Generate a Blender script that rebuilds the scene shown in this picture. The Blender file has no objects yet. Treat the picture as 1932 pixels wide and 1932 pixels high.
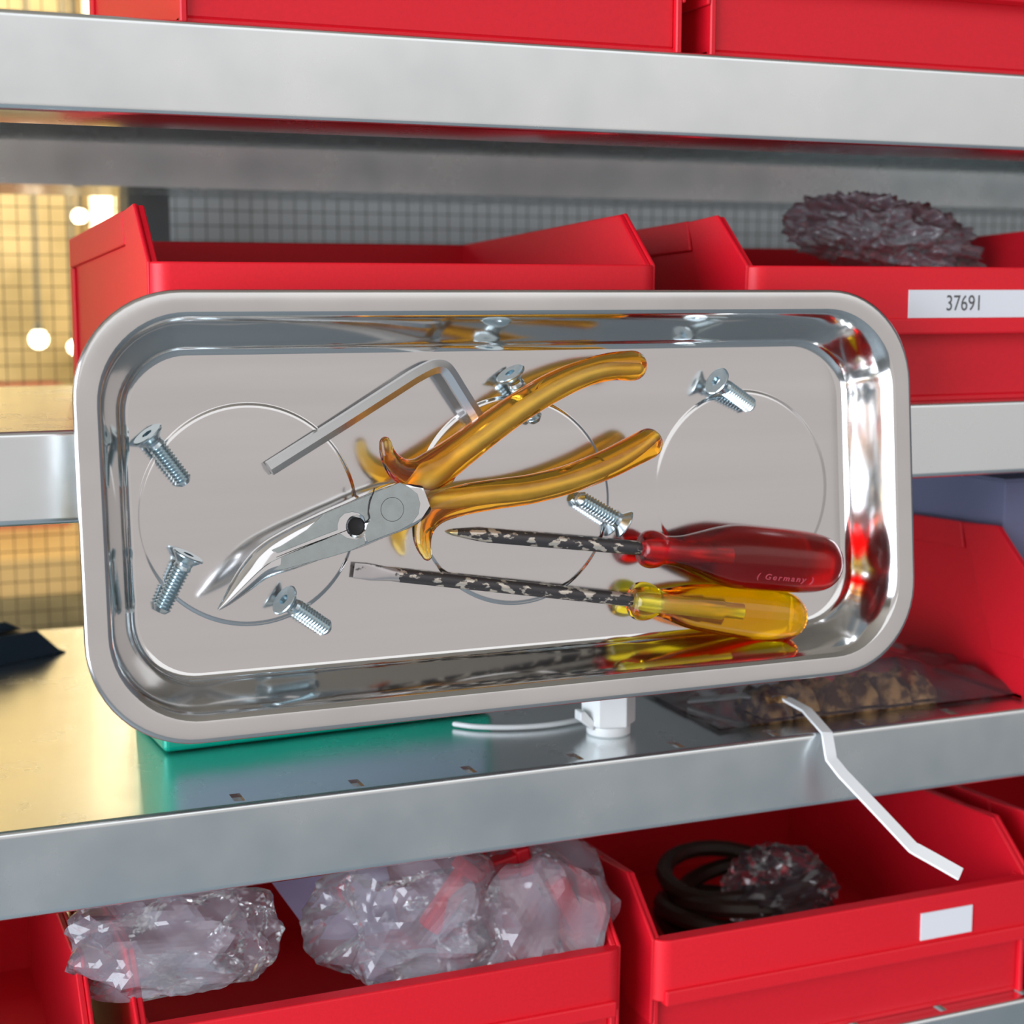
import bpy, bmesh, math, random
import numpy as np
from mathutils import Vector, Matrix, noise
random.seed(7)
MM = .001
sc = bpy.context.scene
col = sc.collection
# ------------------------------------------------------------------ camera
CZ = 1.30
FP = 3030.
TH = math.atan(416/3030.); PS = math.radians(22.48)
F = Vector((math.cos(TH)*math.sin(PS), math.cos(TH)*math.cos(PS), -math.sin(TH)))
R = Vector((math.cos(PS), -math.sin(PS), 0)); UP = R.cross(F)
CAM = Vector((0, 0, CZ))
cd = bpy.data.cameras.new('camera'); cam = bpy.data.objects.new('camera', cd); col.objects.link(cam)
cd.sensor_width = 22.3; cd.lens = 22.3*FP/1932; cd.clip_start = .01; cd.clip_end = 50
M = Matrix((R, UP, -F)).transposed().to_4x4(); M.translation = CAM
cam.matrix_world = M
cd.dof.use_dof = True; cd.dof.focus_distance = .46; cd.dof.aperture_fstop = 9.5
sc.camera = cam
# ------------------------------------------------------------------ light
sc.view_settings.view_transform = 'Standard'; sc.view_settings.look = 'None'
sc.view_settings.exposure = 0.0; sc.view_settings.gamma = 1
sc.view_settings.use_curve_mapping = False
w = bpy.data.worlds.new('daylight'); sc.world = w; w.use_nodes = True
bg = w.node_tree.nodes['Background']; bg.inputs[0].default_value = (.93, .87, .86, 1); bg.inputs[1].default_value = .72
def area(name, loc, aim, sx, sy, power, colr):
    l = bpy.data.lights.new(name, 'AREA'); l.shape = 'RECTANGLE'; l.size = sx; l.size_y = sy
    l.energy = power; l.color = colr
    o = bpy.data.objects.new(name, l); col.objects.link(o); o.location = loc
    o.rotation_euler = (Vector(aim)-Vector(loc)).to_track_quat('-Z', 'Y').to_euler()
    return o
area('window_daylight', (-1.7, -.55, 1.40), (.0, -.55, 1.40), 1.9, 1.5, 72, (.84, .90, 1))
area('front_fill', (.7, -1.9, 3.0), (.25, .45, 1.25), 4.0, 2.4, 18, (.92, .97, 1))  # added fill light, brightens the shelf fronts and bins
area('warm_room_lamp', (-.1, 1.25, 2.1), (.05, 2.2, 1.1), .8, .5, 34, (1, .82, .50))
c = sc.cycles
c.max_bounces = 14; c.transmission_bounces = 12; c.glossy_bounces = 8; c.diffuse_bounces = 4; c.transparent_max_bounces = 24
c.caustics_refractive = True; c.caustics_reflective = True; c.sample_clamp_indirect = 4; c.blur_glossy = .3
c.use_denoising = True

# ------------------------------------------------------------------ rays of the lens -> places in the world
def ray(x, y): return F*FP + R*(x-966) - UP*(y-966)
def atY(x, y, Y):
    d = ray(x, y); return CAM + d*(Y/d.y)
def atZ(x, y, z):
    d = ray(x, y); return CAM + d*((z-CZ)/d.z)
# tray frame: local u right, v up, w out of the floor of the tray, millimetres
P0 = CAM + ray(127, 545)/FP*.411
VU = Vector((0, .09358, .99561)); NN = Vector((0, -.99561, .09358))
DEP = 17.5
FL0 = P0 - NN*DEP*MM
TF = Matrix((Vector((1, 0, 0)), VU, NN)).transposed().to_4x4(); TF.translation = FL0
def TL(x, y, w=0.):
    d = ray(x, y); p = FL0 + NN*(w*MM)
    t = (p-CAM).dot(NN)/d.dot(NN); q = CAM + d*t - FL0
    return Vector((q.x*1000, q.dot(VU)*1000, w))
YS = .447
# ------------------------------------------------------------------ materials
def mat(name, colr=(.5, .5, .5), rough=.5, metal=0., trans=0., ior=1.45, coat=0., spec=.5, alpha=1., emit=None):
    m = bpy.data.materials.new(name); m.use_nodes = True
    b = m.node_tree.nodes['Principled BSDF']
    b.inputs['Base Color'].default_value = (*colr, 1); b.inputs['Roughness'].default_value = rough
    b.inputs['Metallic'].default_value = metal; b.inputs['Transmission Weight'].default_value = trans
    b.inputs['IOR'].default_value = ior; b.inputs['Coat Weight'].default_value = coat
    b.inputs['Specular IOR Level'].default_value = spec; b.inputs['Alpha'].default_value = alpha
    if emit:
        b.inputs['Emission Color'].default_value = (*emit[0], 1); b.inputs['Emission Strength'].default_value = emit[1]
    return m
def nodes(m): return m.node_tree.nodes, m.node_tree.links, m.node_tree.nodes['Principled BSDF']
def noise_color(m, c1, c2, scale, detail=4, lo=.35, hi=.65, stretch=(1, 1, 1), rough=None, bump=0, bdist=.001, rot=(0, 0, 0)):
    n, l, b = nodes(m)
    tc = n.new('ShaderNodeTexCoord'); mp = n.new('ShaderNodeMapping'); mp.inputs['Scale'].default_value = stretch
    mp.inputs['Rotation'].default_value = rot
    nz = n.new('ShaderNodeTexNoise'); nz.inputs['Scale'].default_value = scale; nz.inputs['Detail'].default_value = detail
    cr = n.new('ShaderNodeValToRGB'); e = cr.color_ramp.elements
    e[0].position = lo; e[0].color = (*c1, 1); e[1].position = hi; e[1].color = (*c2, 1)
    l.new(tc.outputs['Object'], mp.inputs[0]); l.new(mp.outputs[0], nz.inputs['Vector'])
    l.new(nz.outputs['Fac'], cr.inputs[0]); l.new(cr.outputs[0], b.inputs['Base Color'])
    if rough:
        mr = n.new('ShaderNodeMapRange'); mr.inputs['To Min'].default_value = rough[0]; mr.inputs['To Max'].default_value = rough[1]
        mr.inputs['From Min'].default_value = lo; mr.inputs['From Max'].default_value = hi
        l.new(nz.outputs['Fac'], mr.inputs['Value']); l.new(mr.outputs[0], b.inputs['Roughness'])
    if bump:
        bp = n.new('ShaderNodeBump'); bp.inputs['Strength'].default_value = bump; bp.inputs['Distance'].default_value = bdist
        l.new(nz.outputs['Fac'], bp.inputs['Height']); l.new(bp.outputs[0], b.inputs['Normal'])
    return m
ZINC = noise_color(mat('galvanised_steel', (.62, .66, .66), .38, 1.), (.78, .83, .84), (.84, .875, .875), 45, 5, .3, .7, (1, 1, 1), (.22, .29))
TRAY = noise_color(mat('tray_steel', (.72, .72, .71), .12, 1.), (.645, .64, .635), (.69, .68, .67), 30, 4, .3, .7, (.15, 3, 1), (.11, .17), bump=.02, bdist=.0002)
TRAYW = mat('tray_polished_steel', (.70, .70, .69), .11, 1.)
RIM = noise_color(mat('tray_rim_satin_steel', (.66, .65, .63), .2, 1.), (.60, .60, .59), (.68, .67, .655), 25, 4, .3, .7, (1, 1, 1), (.16, .22))
SCREW = mat('zinc_plated_screw', (.56, .66, .70), .24, 1.)
CHROME = mat('chrome', (.80, .81, .82), .08, 1.)
FACE = noise_color(mat('ground_steel_face', (.5, .55, .55), .28, 1.), (.42, .48, .48), (.47, .53, .53), 300, 4, .3, .7, rough=(.24, .32))
KEY = mat('hex_key_steel', (.60, .61, .62), .27, 1.)
DARK = mat('black_seam_and_hole_shade', (.012, .011, .011), .6)  # black of the seams, and shade painted into the plier hole
SHAFT = noise_color(mat('worn_black_shaft', (.1, .1, .1), .35, .7), (.075, .07, .072), (.62, .56, .48), 430, 9, .535, .585, (.6, 1, 1), rough=(.45, .35))
BLADE = noise_color(mat('worn_grey_blade', (.5, .48, .46), .35, .8), (.06, .06, .06), (.50, .47, .46), 320, 6, .36, .44, (1, 1, 1))
def glassy(name, colr, rough, dens, ior=1.45):
    m = mat(name, (1, 1, 1), rough, 0, 1., ior)
    n, l, b = nodes(m)
    v = n.new('ShaderNodeVolumeAbsorption'); v.inputs['Color'].default_value = (*colr, 1); v.inputs['Density'].default_value = dens
    out = [x for x in n if x.type == 'OUTPUT_MATERIAL'][0]
    l.new(v.outputs[0], out.inputs['Volume'])
    return m
AMBER = glassy('amber_plastic', (1, .80, .0), .05, 470, 1.45)
AMBERH = glassy('amber_handle_plastic', (1, .935, .0), .03, 320, 1.45)
REDH = glassy('red_handle_plastic', (.955, .0, .12), .2, 700, 1.45)
BRASS = noise_color(mat('steel_core', (.8, .76, .66), .4, .75), (.80, .76, .64), (.92, .88, .76), 200, 3, .3, .7, rough=(.35, .48))
RODIN = mat('bright_shaft_steel', (.9, .88, .82), .3, .7)
def plastic(name, colr, rough=.4, bump=.15, sc_=900):
    m = mat(name, colr, rough)
    return noise_color(m, tuple(x*.93 for x in colr), colr, sc_, 3, .3, .7, bump=bump, bdist=.0002)
RED = plastic('red_bin_plastic', (.72, .006, .020), .46)
REDL = plastic('red_bin_lip_plastic', (.80, .008, .022), .44)
GREEN = plastic('green_plastic', (.0, .44, .30), .3)
WHITE = mat('white_nylon', (.86, .88, .88), .35)
PAPER = mat('white_label_paper', (.80, .82, .86), .6)
INK = mat('grey_label_ink', (.10, .10, .10), .6)
NAVY = mat('dark_blue_plastic', (.02, .045, .07), .35)
WIRE = mat('dark_wire', (.05, .045, .035), .5, .6)
POST = mat('dark_post_paint', (.10, .11, .11), .5)
RUBBER = mat('black_rubber', (.02, .02, .02), .7)
BROWN = noise_color(mat('brown_cork', (.3, .15, .05), .8), (.09, .035, .012), (.52, .30, .12), 160, 5, .42, .58)
LILAC = mat('pale_lilac_paper', (.50, .46, .72), .6)
def film(name, tint, fac, rough=.12, bscale=120, bstr=.6, bdist=.002, ftint=(1, 1, 1)):
    m = bpy.data.materials.new(name); m.use_nodes = True
    n, l, b = nodes(m); out = [x for x in n if x.type == 'OUTPUT_MATERIAL'][0]
    b.inputs['Base Color'].default_value = (*tint, 1); b.inputs['Roughness'].default_value = rough
    b.inputs['Specular IOR Level'].default_value = .9
    t = n.new('ShaderNodeBsdfTransparent'); t.inputs[0].default_value = (*ftint, 1)
    mx = n.new('ShaderNodeMixShader'); mx.inputs[0].default_value = fac
    g = n.new('ShaderNodeBsdfGlossy'); g.inputs['Roughness'].default_value = rough
    fr = n.new('ShaderNodeFresnel'); fr.inputs[0].default_value = 1.5
    tc = n.new('ShaderNodeTexCoord'); nz = n.new('ShaderNodeTexNoise'); nz.inputs['Scale'].default_value = bscale; nz.inputs['Detail'].default_value = 3
    bp = n.new('ShaderNodeBump'); bp.inputs['Strength'].default_value = bstr; bp.inputs['Distance'].default_value = bdist
    l.new(tc.outputs['Object'], nz.inputs['Vector']); l.new(nz.outputs['Fac'], bp.inputs['Height'])
    for s in (b, g): l.new(bp.outputs[0], s.inputs['Normal'])
    l.new(bp.outputs[0], fr.inputs['Normal'])
    l.new(t.outputs[0], mx.inputs[1]); l.new(b.outputs[0], mx.inputs[2])
    m2 = n.new('ShaderNodeMixShader'); l.new(fr.outputs[0], m2.inputs[0]); l.new(mx.outputs[0], m2.inputs[1]); l.new(g.outputs[0], m2.inputs[2])
    l.new(m2.outputs[0], out.inputs['Surface'])
    return m
FILM = film('clear_bag_film', (.72, .70, .82), .24, .1, 60, .4, .002)
FILMD = film('bubble_film', (.42, .38, .44), .30, .14, 400, .7, .001)
FILMF = film('flat_bag_film', (.72, .62, .72), .07, .14, 40, .3, .002)

# ------------------------------------------------------------------ object helpers
def tag(o, label=None, cat=None, group=None, kind=None):
    if label: o['label'] = label
    if cat: o['category'] = cat
    if group: o['group'] = group
    if kind: o['kind'] = kind
    return o
def empty(name, mw, label=None, cat=None, group=None, kind=None):
    o = bpy.data.objects.new(name, None); col.objects.link(o); o.empty_display_size = .01
    o.matrix_world = mw if isinstance(mw, Matrix) else Matrix.Translation(Vector(mw))
    return tag(o, label, cat, group, kind)
class MB:
    def __init__(s): s.v = []; s.f = []
    def add(s, vs, fs):
        k = len(s.v); s.v += [tuple(v) for v in vs]; s.f += [tuple(i+k for i in f) for f in fs]; return s
    def box(s, a, b):
        x0, y0, z0 = a; x1, y1, z1 = b
        return s.add([(x0,y0,z0),(x1,y0,z0),(x1,y1,z0),(x0,y1,z0),(x0,y0,z1),(x1,y0,z1),(x1,y1,z1),(x0,y1,z1)],
                     [(0,3,2,1),(4,5,6,7),(0,1,5,4),(1,2,6,5),(2,3,7,6),(3,0,4,7)])
    def loft(s, rings, caps=True, closed=True):
        n = len(rings[0]); k = len(s.v)
        for r in rings: s.v += [tuple(p) for p in r]
        for i in range(len(rings)-1):
            for j in range(n if closed else n-1):
                a = k+i*n+j; b = k+i*n+(j+1) % n
                s.f.append((a, b, b+n, a+n))
        if caps:
            s.f.append(tuple(k+j for j in range(n))[::-1]); s.f.append(tuple(k+(len(rings)-1)*n+j for j in range(n)))
        return s
    def prism(s, poly, axis, a, b):                       # poly of 2D points, extruded along axis from a to b
        def P(p, t):
            return {'x': (t, p[0], p[1]), 'y': (p[0], t, p[1]), 'z': (p[0], p[1], t)}[axis]
        return s.loft([[P(p, a) for p in poly], [P(p, b) for p in poly]])
    def lathe(s, p0, p1, prof, seg=32):
        p0 = Vector(p0); p1 = Vector(p1); ax = (p1-p0).normalized()
        e1 = ax.orthogonal().normalized(); e2 = ax.cross(e1)
        return s.loft([[p0+ax*d+(e1*math.cos(2*math.pi*j/seg)+e2*math.sin(2*math.pi*j/seg))*max(r, 1e-4) for j in range(seg)] for d, r in prof])
    def sweep(s, pts, rad, seg=20, flat=1., up=Vector((0, 0, 1)), ends=True, rot=0.):
        pts = [Vector(p) for p in pts]; rings = []
        n = len(pts)
        def ring(p, t, r):
            b = up.cross(t)
            if b.length < 1e-4: b = Vector((1, 0, 0)).cross(t)
            b.normalize(); u2 = t.cross(b).normalized()
            return [p+b*(math.cos(2*math.pi*j/seg+rot)*r)+u2*(math.sin(2*math.pi*j/seg+rot)*r*flat) for j in range(seg)]
        T = []
        for i in range(n): T.append((pts[min(i+1, n-1)]-pts[max(i-1, 0)]).normalized())
        if ends:
            for a in (80, 60, 40, 20): rings.append(ring(pts[0]-T[0]*rad[0]*math.sin(math.radians(a)), T[0], rad[0]*math.cos(math.radians(a))))
        for i in range(n): rings.append(ring(pts[i], T[i], rad[i]))
        if ends:
            for a in (20, 40, 60, 80): rings.append(ring(pts[-1]+T[-1]*rad[-1]*math.sin(math.radians(a)), T[-1], rad[-1]*math.cos(math.radians(a))))
        return s.loft(rings)
    def build(s, name, m, parent=None, smooth=False, mm=False, bevel=0, seg=2, angle=35, fix=True, **kw):
        me = bpy.data.meshes.new(name)
        sc_ = MM if mm else 1.
        me.from_pydata([(v[0]*sc_, v[1]*sc_, v[2]*sc_) for v in s.v], [], s.f)
        if fix:
            bm = bmesh.new(); bm.from_mesh(me); bmesh.ops.recalc_face_normals(bm, faces=bm.faces[:]); bm.to_mesh(me); bm.free()
        me.materials.append(m)
        if smooth:
            for p in me.polygons: p.use_smooth = True
            if smooth != 'all': me.set_sharp_from_angle(angle=math.radians(angle))
        o = bpy.data.objects.new(name, me); col.objects.link(o)
        if parent: o.parent = parent
        if bevel:
            b = o.modifiers.new('bevel', 'BEVEL'); b.width = bevel; b.segments = seg; b.limit_method = 'ANGLE'; b.angle_limit = math.radians(40)
        return tag(o, **kw)
def spline(pts, n):
    """Catmull-Rom through tuples, n samples per span"""
    P = [np.array(p, float) for p in pts]; P = [2*P[0]-P[1]]+P+[2*P[-1]-P[-2]]; out = []
    for i in range(1, len(P)-2):
        for k in range(n):
            t = k/n; a, b, c_, d = P[i-1:i+3]
            out.append(.5*((2*b)+(-a+c_)*t+(2*a-5*b+4*c_-d)*t*t+(-a+3*b-3*c_+d)*t**3))
    out.append(P[-2]); return out
def bake(o):
    """replace the modifiers of an object by their result"""
    dg = bpy.context.evaluated_depsgraph_get(); dg.update()
    me = bpy.data.meshes.new_from_object(o.evaluated_get(dg)); o.modifiers.clear(); o.data = me
def cut(o, cutter):
    m = o.modifiers.new('cut', 'BOOLEAN'); m.object = cutter; m.operation = 'DIFFERENCE'; m.solver = 'EXACT'
    bpy.context.view_layer.update(); bake(o); bpy.data.objects.remove(cutter)
PXMM = lambda p, q, w: (TL(*p, w)-TL(*q, w)).length

# ------------------------------------------------------------------ the room
MWALL = noise_color(mat('warm_wall_wood', (.5, .38, .2), .7), (.24, .19, .08), (.88, .72, .42), 2.6, 5, .36, .64, (1, 1, 1.6))
MFLOOR = noise_color(mat('workshop_floor', (.20, .23, .26), .6), (.24, .30, .34), (.32, .38, .42), 6)
MCEIL = mat('beige_ceiling', (.42, .37, .31), .8)
MGREY = mat('grey_panel_paint', (.52, .56, .57), .6)
MSIDE = mat('grey_wall_paint', (.22, .23, .25), .7)
MB().box((-4, -4, -.05), (5, 3.2, 0)).build('floor', MFLOOR, kind='structure')
MB().box((-4, -1.2, 2.75), (5, 3.2, 2.8)).build('ceiling', MCEIL, kind='structure')
MB().box((-4, 2.6, 0), (5, 2.65, 2.75)).build('wall_back', MWALL, kind='structure')
MB().box((2.6, -1.2, 0), (2.65, 2.6, 2.75)).build('wall_right', MSIDE, kind='structure')
MB().box((-2.05, .48, 0), (-2.0, 2.6, 2.75)).build('light_blocker_left', MSIDE, kind='structure')  # unseen wall, added to block light reaching the rack from behind
MB().box((.150, .86, .6), (2.6, .875, 2.4)).build('wall_partition', MGREY, kind='structure', label='plain grey panel behind the wire mesh')
BENCH = mat('bench_wood', (.42, .30, .14), .6)
t = empty('workbench', (0, 2.1, 0), 'blurred wooden bench in the lit room behind the mesh', 'workbench')
MB().box((-1.2, -.3, .97), (1.0, .3, 1.01)).build('tabletop', BENCH, t)
for sx in (-1.1, .9):
    for sy in (-.25, .22): MB().box((sx, sy, 0), (sx+.06, sy+.06, .97)).build('leg', BENCH, t)
for i, (x, y, ww, h, cc, lab) in enumerate([
    (-.02, 2.0, .10, .36, (.10, .12, .08), 'tall dark green blurred crate on the bench behind the mesh'),
    (.13, 2.05, .12, .16, (.30, .06, .05), 'reddish blurred crate on the bench behind the mesh'),
    (.30, 2.0, .14, .24, (.55, .40, .12), 'ochre blurred crate on the bench behind the mesh')]):
    m = mat('crate_%s' % ['green', 'red', 'ochre'][i], cc, .6)
    t = empty('crate', (x, y, 1.01), lab, 'crate', 'crates on the far bench')
    b = MB().box((0, 0, 0), (ww, .15, .01)); b.box((0, 0, .01), (.008, .15, h)).box((ww-.008, 0, .01), (ww, .15, h)).box((.008, 0, .01), (ww-.008, .008, h)).box((.008, .142, .01), (ww-.008, .15, h))
    b.build('body', m, t); MB().box((-.004, -.004, h), (ww+.004, .154, h+.012)).build('lid', m, t)
BULB = mat('bulb_glow', (1, .9, .7), .3, emit=((1, .88, .62), 14))
for i, (px, py, r, lab) in enumerate([(73, 640, .0085, 'round bright bulb seen through the mesh, left of the two low ones'), (142, 655, .0065, 'small bright bulb half hidden by the red bin corner'), (150, 408, .007, 'bright bulb seen high behind the mesh beside the red bin')]):
    p = atY(px, py, (1.75, 1.68, 1.95)[i])
    t = empty('bulb', p, lab, 'lamp', 'bulbs glowing in the room behind the mesh')
    MB().lathe((0, 0, -r), (0, 0, 1), [(0, .001)]+[(r-r*math.cos(a), r*math.sin(a)) for a in np.linspace(.3, 2.6, 8)]+[(r*1.9, r*.45)], 20).build('glass', BULB, t, smooth=True)
    MB().lathe((0, 0, r*.9), (0, 0, 1), [(0, r*.5), (r*.8, r*.5), (r, r*.3)], 16).build('socket', POST, t, smooth=True)
    MB().box((-.002, -.002, r*1.8), (.002, .002, 2.75-p.z)).build('cord', POST, t)

wp = atY(165, 600, 2.58); wq = atY(300, 600, 2.58)
GLOW = mat('warm_glow_pane', (1, .9, .6), .3, emit=((1, .86, .58), 4.0))
wn = empty('glow_panel_1', (wp.x, 2.58, 1.0), 'bright warm glowing panel added in the far room behind the mesh', kind='structure')  # added glow shaped like a window, gives the shelf its warm glare
for i in range(2):
    for j in range(4):
        pw_ = (wq.x-wp.x)/2
        MB().box((i*pw_+.01, 0, j*.32+.01), ((i+1)*pw_-.01, .006, (j+1)*.32-.01)).build('pane', GLOW, wn)
fr = MB()
for i in range(3): fr.box((i*pw_-.01, -.012, -.01), (i*pw_+.01, .014, 1.29))
for j in range(5): fr.box((-.01, -.010, j*.32-.01), (2*pw_+.01, .012, j*.32+.01))
fr.build('glow_panel_frame', BENCH, wn)
# ------------------------------------------------------------------ the shelf rack
XL, XR = -.55, 1.35
YB = .70
def Zat(px, py, Y=YS): return atY(px, py, Y).z
z_low, z_lowb = Zat(0, 1573), Zat(0, 1742)
z_mid, z_midb = Zat(0, 816), Zat(0, 996)
z_upb = Zat(0, 206); z_up = z_upb+(z_low-z_lowb)
GAP = z_midb-z_low
rack = empty('shelf_rack', (0, YB, 0), 'galvanised steel shelf rack holding the red bins, with wire mesh back', 'rack')
rack_off = Vector((0, -YB, 0))
def rk(mb): mb.v = [(v[0], v[1]-YB, v[2]) for v in mb.v]; return mb
SLOT0 = atZ(447, 1504, z_low).x; PITCH = .0365
def shelf(zt, zb, rear_b, slots=True, lab=None, rear_holes=False, yb=YB, fl=.011):
    b = MB(); th = .0012; r = .0015
    # front: bent lip, extruded profile (closed)
    out = [(YS+.012, zt), (YS+r+.0004, zt)]+[(YS+r-r*math.sin(a), zt-r+r*math.cos(a)) for a in np.linspace(0, math.pi/2, 6)]+[(YS, zt-r-.0004), (YS, zb+.002)]
    out += [(YS+.0016-.0016*math.cos(a), zb+.0016-.0016*math.sin(a)) for a in np.linspace(0, math.pi/2, 4)]
    out += [(YS+fl, zb), (YS+fl, zb+th), (YS+.0028, zb+th), (YS+th, zb+.003), (YS+th, zt-.003), (YS+.003, zt-th), (YS+.012, zt-th)]
    # the slot row begins at YS+.0025: pierce the top by building it from pieces
    if slots:
        out[0] = (YS+.003, zt); out[-1] = (YS+.003, zt-th)
    b.prism(out, 'x', XL, XR)
    if slots:
        y0, y1 = YS+.003, YS+.0105
        k0 = 0
        x = SLOT0+k0*PITCH; prev = XL
        while x+.002 < XR:
            b.box((prev, y0, zt-th), (x-.0016, y1, zt)); prev = x+.0016; x += PITCH
        b.box((prev, y0, zt-th), (XR, y1, zt))
        b.box((XL, y1, zt-th), (XR, yb, zt))
    else:
        b.box((XL, YS+.012, zt-th), (XR, yb, zt))
    o = rk(b).build('shelf', ZINC, rack, smooth=True, label=lab)
    # rear lip with a return flange
    b = MB()
    if rear_holes:
        yf = .713; zb2 = rear_b; p, d = .0545, .0045; x0 = atY(147, 346, yf+.004).x
        b.box((XL, yf, zb2), (XR, yf+th, atY(0, 262, yf).z)); b.box((XL, yb-th, zb2), (XR, yb, zt-th))
        k = math.floor((XL-x0)/p)+1; x = x0+k*p; prev = XL
        b.box((XL, yf+.011, zb2), (XR, yb-th, zb2+th))
        while x+d < XR:
            b.box((prev, yf+th, zb2), (x-d/2, yf+.011, zb2+th)); prev = x+d/2; x += p
        b.box((prev, yf+th, zb2), (XR, yf+.011, zb2+th))
    else:
        b.box((XL, yb-th, rear_b), (XR, yb, zt-th)); b.box((XL, yb-.014, rear_b), (XR, yb-th, rear_b+th))
    rk(b).build('rear_lip', ZINC, o)
    return o
shelf(z_low, z_lowb, z_lowb, True, 'lower shelf with a row of small slots, green box and white block on it', yb=.72)
shelf(z_mid, z_midb, z_mid-.014, False, 'middle shelf that the tray hangs on', yb=.665)
shelf(z_up, z_upb, atY(0, 366, .79).z, False, 'top shelf seen from below, with dark underside', True, .79, .034)
z_bot = z_lowb-GAP
shelf(z_bot, z_bot-.025, z_bot-.02, True, 'bottom shelf under the opened bags', yb=.72)
for X0, X1, Y0, Y1 in [(atY(240, 450, .80).x, atY(318, 450, .80).x, .795, .82), (1.25, 1.28, .795, .82), (-.5, -.47, .795, .82)]:
    u = rk(MB().box((X0, Y0, 0), (X1, Y0+.002, 1.9)).box((X0, Y0+.002, 0), (X0+.002, Y1, 1.9)).box((X1-.002, Y0+.002, 0), (X1, Y1, 1.9))).build('upright', POST, rack)
# wire mesh behind the rack
b = MB(); Ym = .835; pw = .0078; r = .0002
x = XL
while x < XR: b.box((x-r, Ym-r, .85), (x+r, Ym+r, 1.62)); x += pw
z = .85
while z < 1.62: b.box((XL, Ym+r, z-r), (XR, Ym+3*r, z+r)); z += pw
ms = empty('mesh_panel', (0, Ym, 0), 'fine dark wire mesh panel closing the back of the rack', 'mesh')
b.v = [(v[0], v[1]-Ym, v[2]) for v in b.v]; b.build('wire', WIRE, ms, kind='stuff', fix=False)
fr = MB()
for zz in (.85, 1.62): fr.box((XL, -.004, zz-.006), (XR, .004, zz+.006))
for xx in (XL, XR): fr.box((xx-.006, -.004, .85), (xx+.006, .004, 1.62))
fr.build('frame', POST, ms)

# ------------------------------------------------------------------ red bins
BW = atY(1180, 405, .47).x-atY(260, 385, .47).x
BH = atY(1180, 405, .47).z-z_mid; BHB = atY(835, 462, .612).z-z_mid; BL = Zat(1455, 501)-z_mid
print('BIN', BW, BH, BHB, BL, 'GAP', GAP)
def make_bin(X0, zb, label, num=None, numx=None, group='red storage bins on the shelves', width=None):
    W = width or BW; t = empty('storage_bin', (X0, YS+.001, zb), label, 'bin', group)
    th = .002; D = .165; sy = .023; hl, hh, hb = BL, BH, BHB; band = .0215
    side = [(.004, 0), (D, 0), (D, hb), (sy, hh), (.004, hl)]
    b = MB().box((0, .006, .0), (W, D, th)).box((0, D-th, 0), (W, D, hb))
    for xa in (0, W-th): b.prism(side, 'x', xa, xa+th)
    b.box((th, .006, th), (W-th, .006+th, hl-.003))
    b.build('body', RED, t, bevel=.0004, seg=1)
    # proud border on the outer sides
    for s_, xa, xb in ((-1, -.0013, 0), (1, W, W+.0013)):
        r = MB()
        r.prism([(sy, hh+.0005), (sy+.020, hh-.001), (.022, hl-.03), (.004, hl-.03), (.003, hl)], 'x', xa, xb)
        r.prism([(sy+.020, hh-.0007), (D, hb+.0005), (D, hb-.010), (sy+.018, hh-.0107)], 'x', xa, xb)
        r.prism([(D-.008, hb-.010), (D, hb-.010), (D, .004), (D-.008, .004)], 'x', xa, xb)
        r.build('side_rim', RED, t, bevel=.0005)
    # front band with rounded corners
    rr = .006; pr = [(-.0012, .010), (-.0012, rr)]+[(-.0012+rr-rr*math.cos(a), rr-rr*math.sin(a)) for a in np.linspace(.2, math.pi/2, 6)]
    mir = [(W-p[0], p[1]) for p in pr][::-1]
    zt = hl; zb_ = hl-band
    out = pr+mir; inn = [(W-.003, .010), (W-.003, .006), (.003, .006), (.003, .010)]
    b = MB().loft([[(p[0], p[1], z) for p in out+inn] for z in (zb_, zt)])
    b.build('front_lip', REDL, t, smooth=True, bevel=.0006)
    b = MB().box((.002, -.0012, zb_-.001), (W-.002, .006, zb_+.0045)); b.build('lip_ledge', REDL, t, bevel=.0008)
    if num is not None:
        x0, x1, za, zc = numx
        lb = MB().box((x0, -.0006, za), (x1, -.0002, zc)).build('label_card', PAPER, t, label='white paper label card')
        if num:
            fc = bpy.data.curves.new('label_text', 'FONT'); fc.body = num; fc.size = (zc-za)*.80; fc.align_x = 'CENTER'; fc.align_y = 'CENTER'; fc.extrude = .00003
            fo = bpy.data.objects.new('label_text', fc); col.objects.link(fo); bpy.context.view_layer.update()
            dg = bpy.context.evaluated_depsgraph_get(); me = bpy.data.meshes.new_from_object(fo.evaluated_get(dg)); bpy.data.objects.remove(fo)
            to = bpy.data.objects.new('label_text', me); me.materials.append(INK); col.objects.link(to); to.parent = lb
            to.rotation_euler = (math.pi/2, 0, 0); to.scale = (.82, 1, 1)
            to.location = (x0+.0225, -.00066, (za+zc)/2)
    return t
X1b = atY(260, 385, .47).x
make_bin(X1b, z_mid, 'empty red storage bin on the middle shelf behind the upper left of the tray')
X2b = atY(1361, 400, .47).x
lx = atY(1717, 547, YS); lb2 = atY(1717, 600, YS)
make_bin(X2b, z_mid, 'red storage bin with printed number label, on the middle shelf holding bubble wrap', '37691', (lx.x-X2b, BW-.004, lb2.z-z_mid, lx.z-z_mid))
make_bin(X2b+BW+.012, z_mid, 'red storage bin at the far right end of the middle shelf')
p3 = atZ(1932, 1322, z_low); print('bin3', p3, atY(1867, 967, .6))
b3 = make_bin(0, z_low, 'dark red storage bin standing on the lower shelf right of the tray', width=.12)
p3h = atY(1867, 967, p3.y+.02)
b3.location = (p3.x+.0, p3.y-.005, z_low)
t = empty('carton', (p3.x+.004, p3.y+.020, z_low+.0025), 'blue grey carton standing inside the dark red bin right of the tray', 'carton')
CART = mat('blue_grey_card', (.17, .18, .30), .7)
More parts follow.
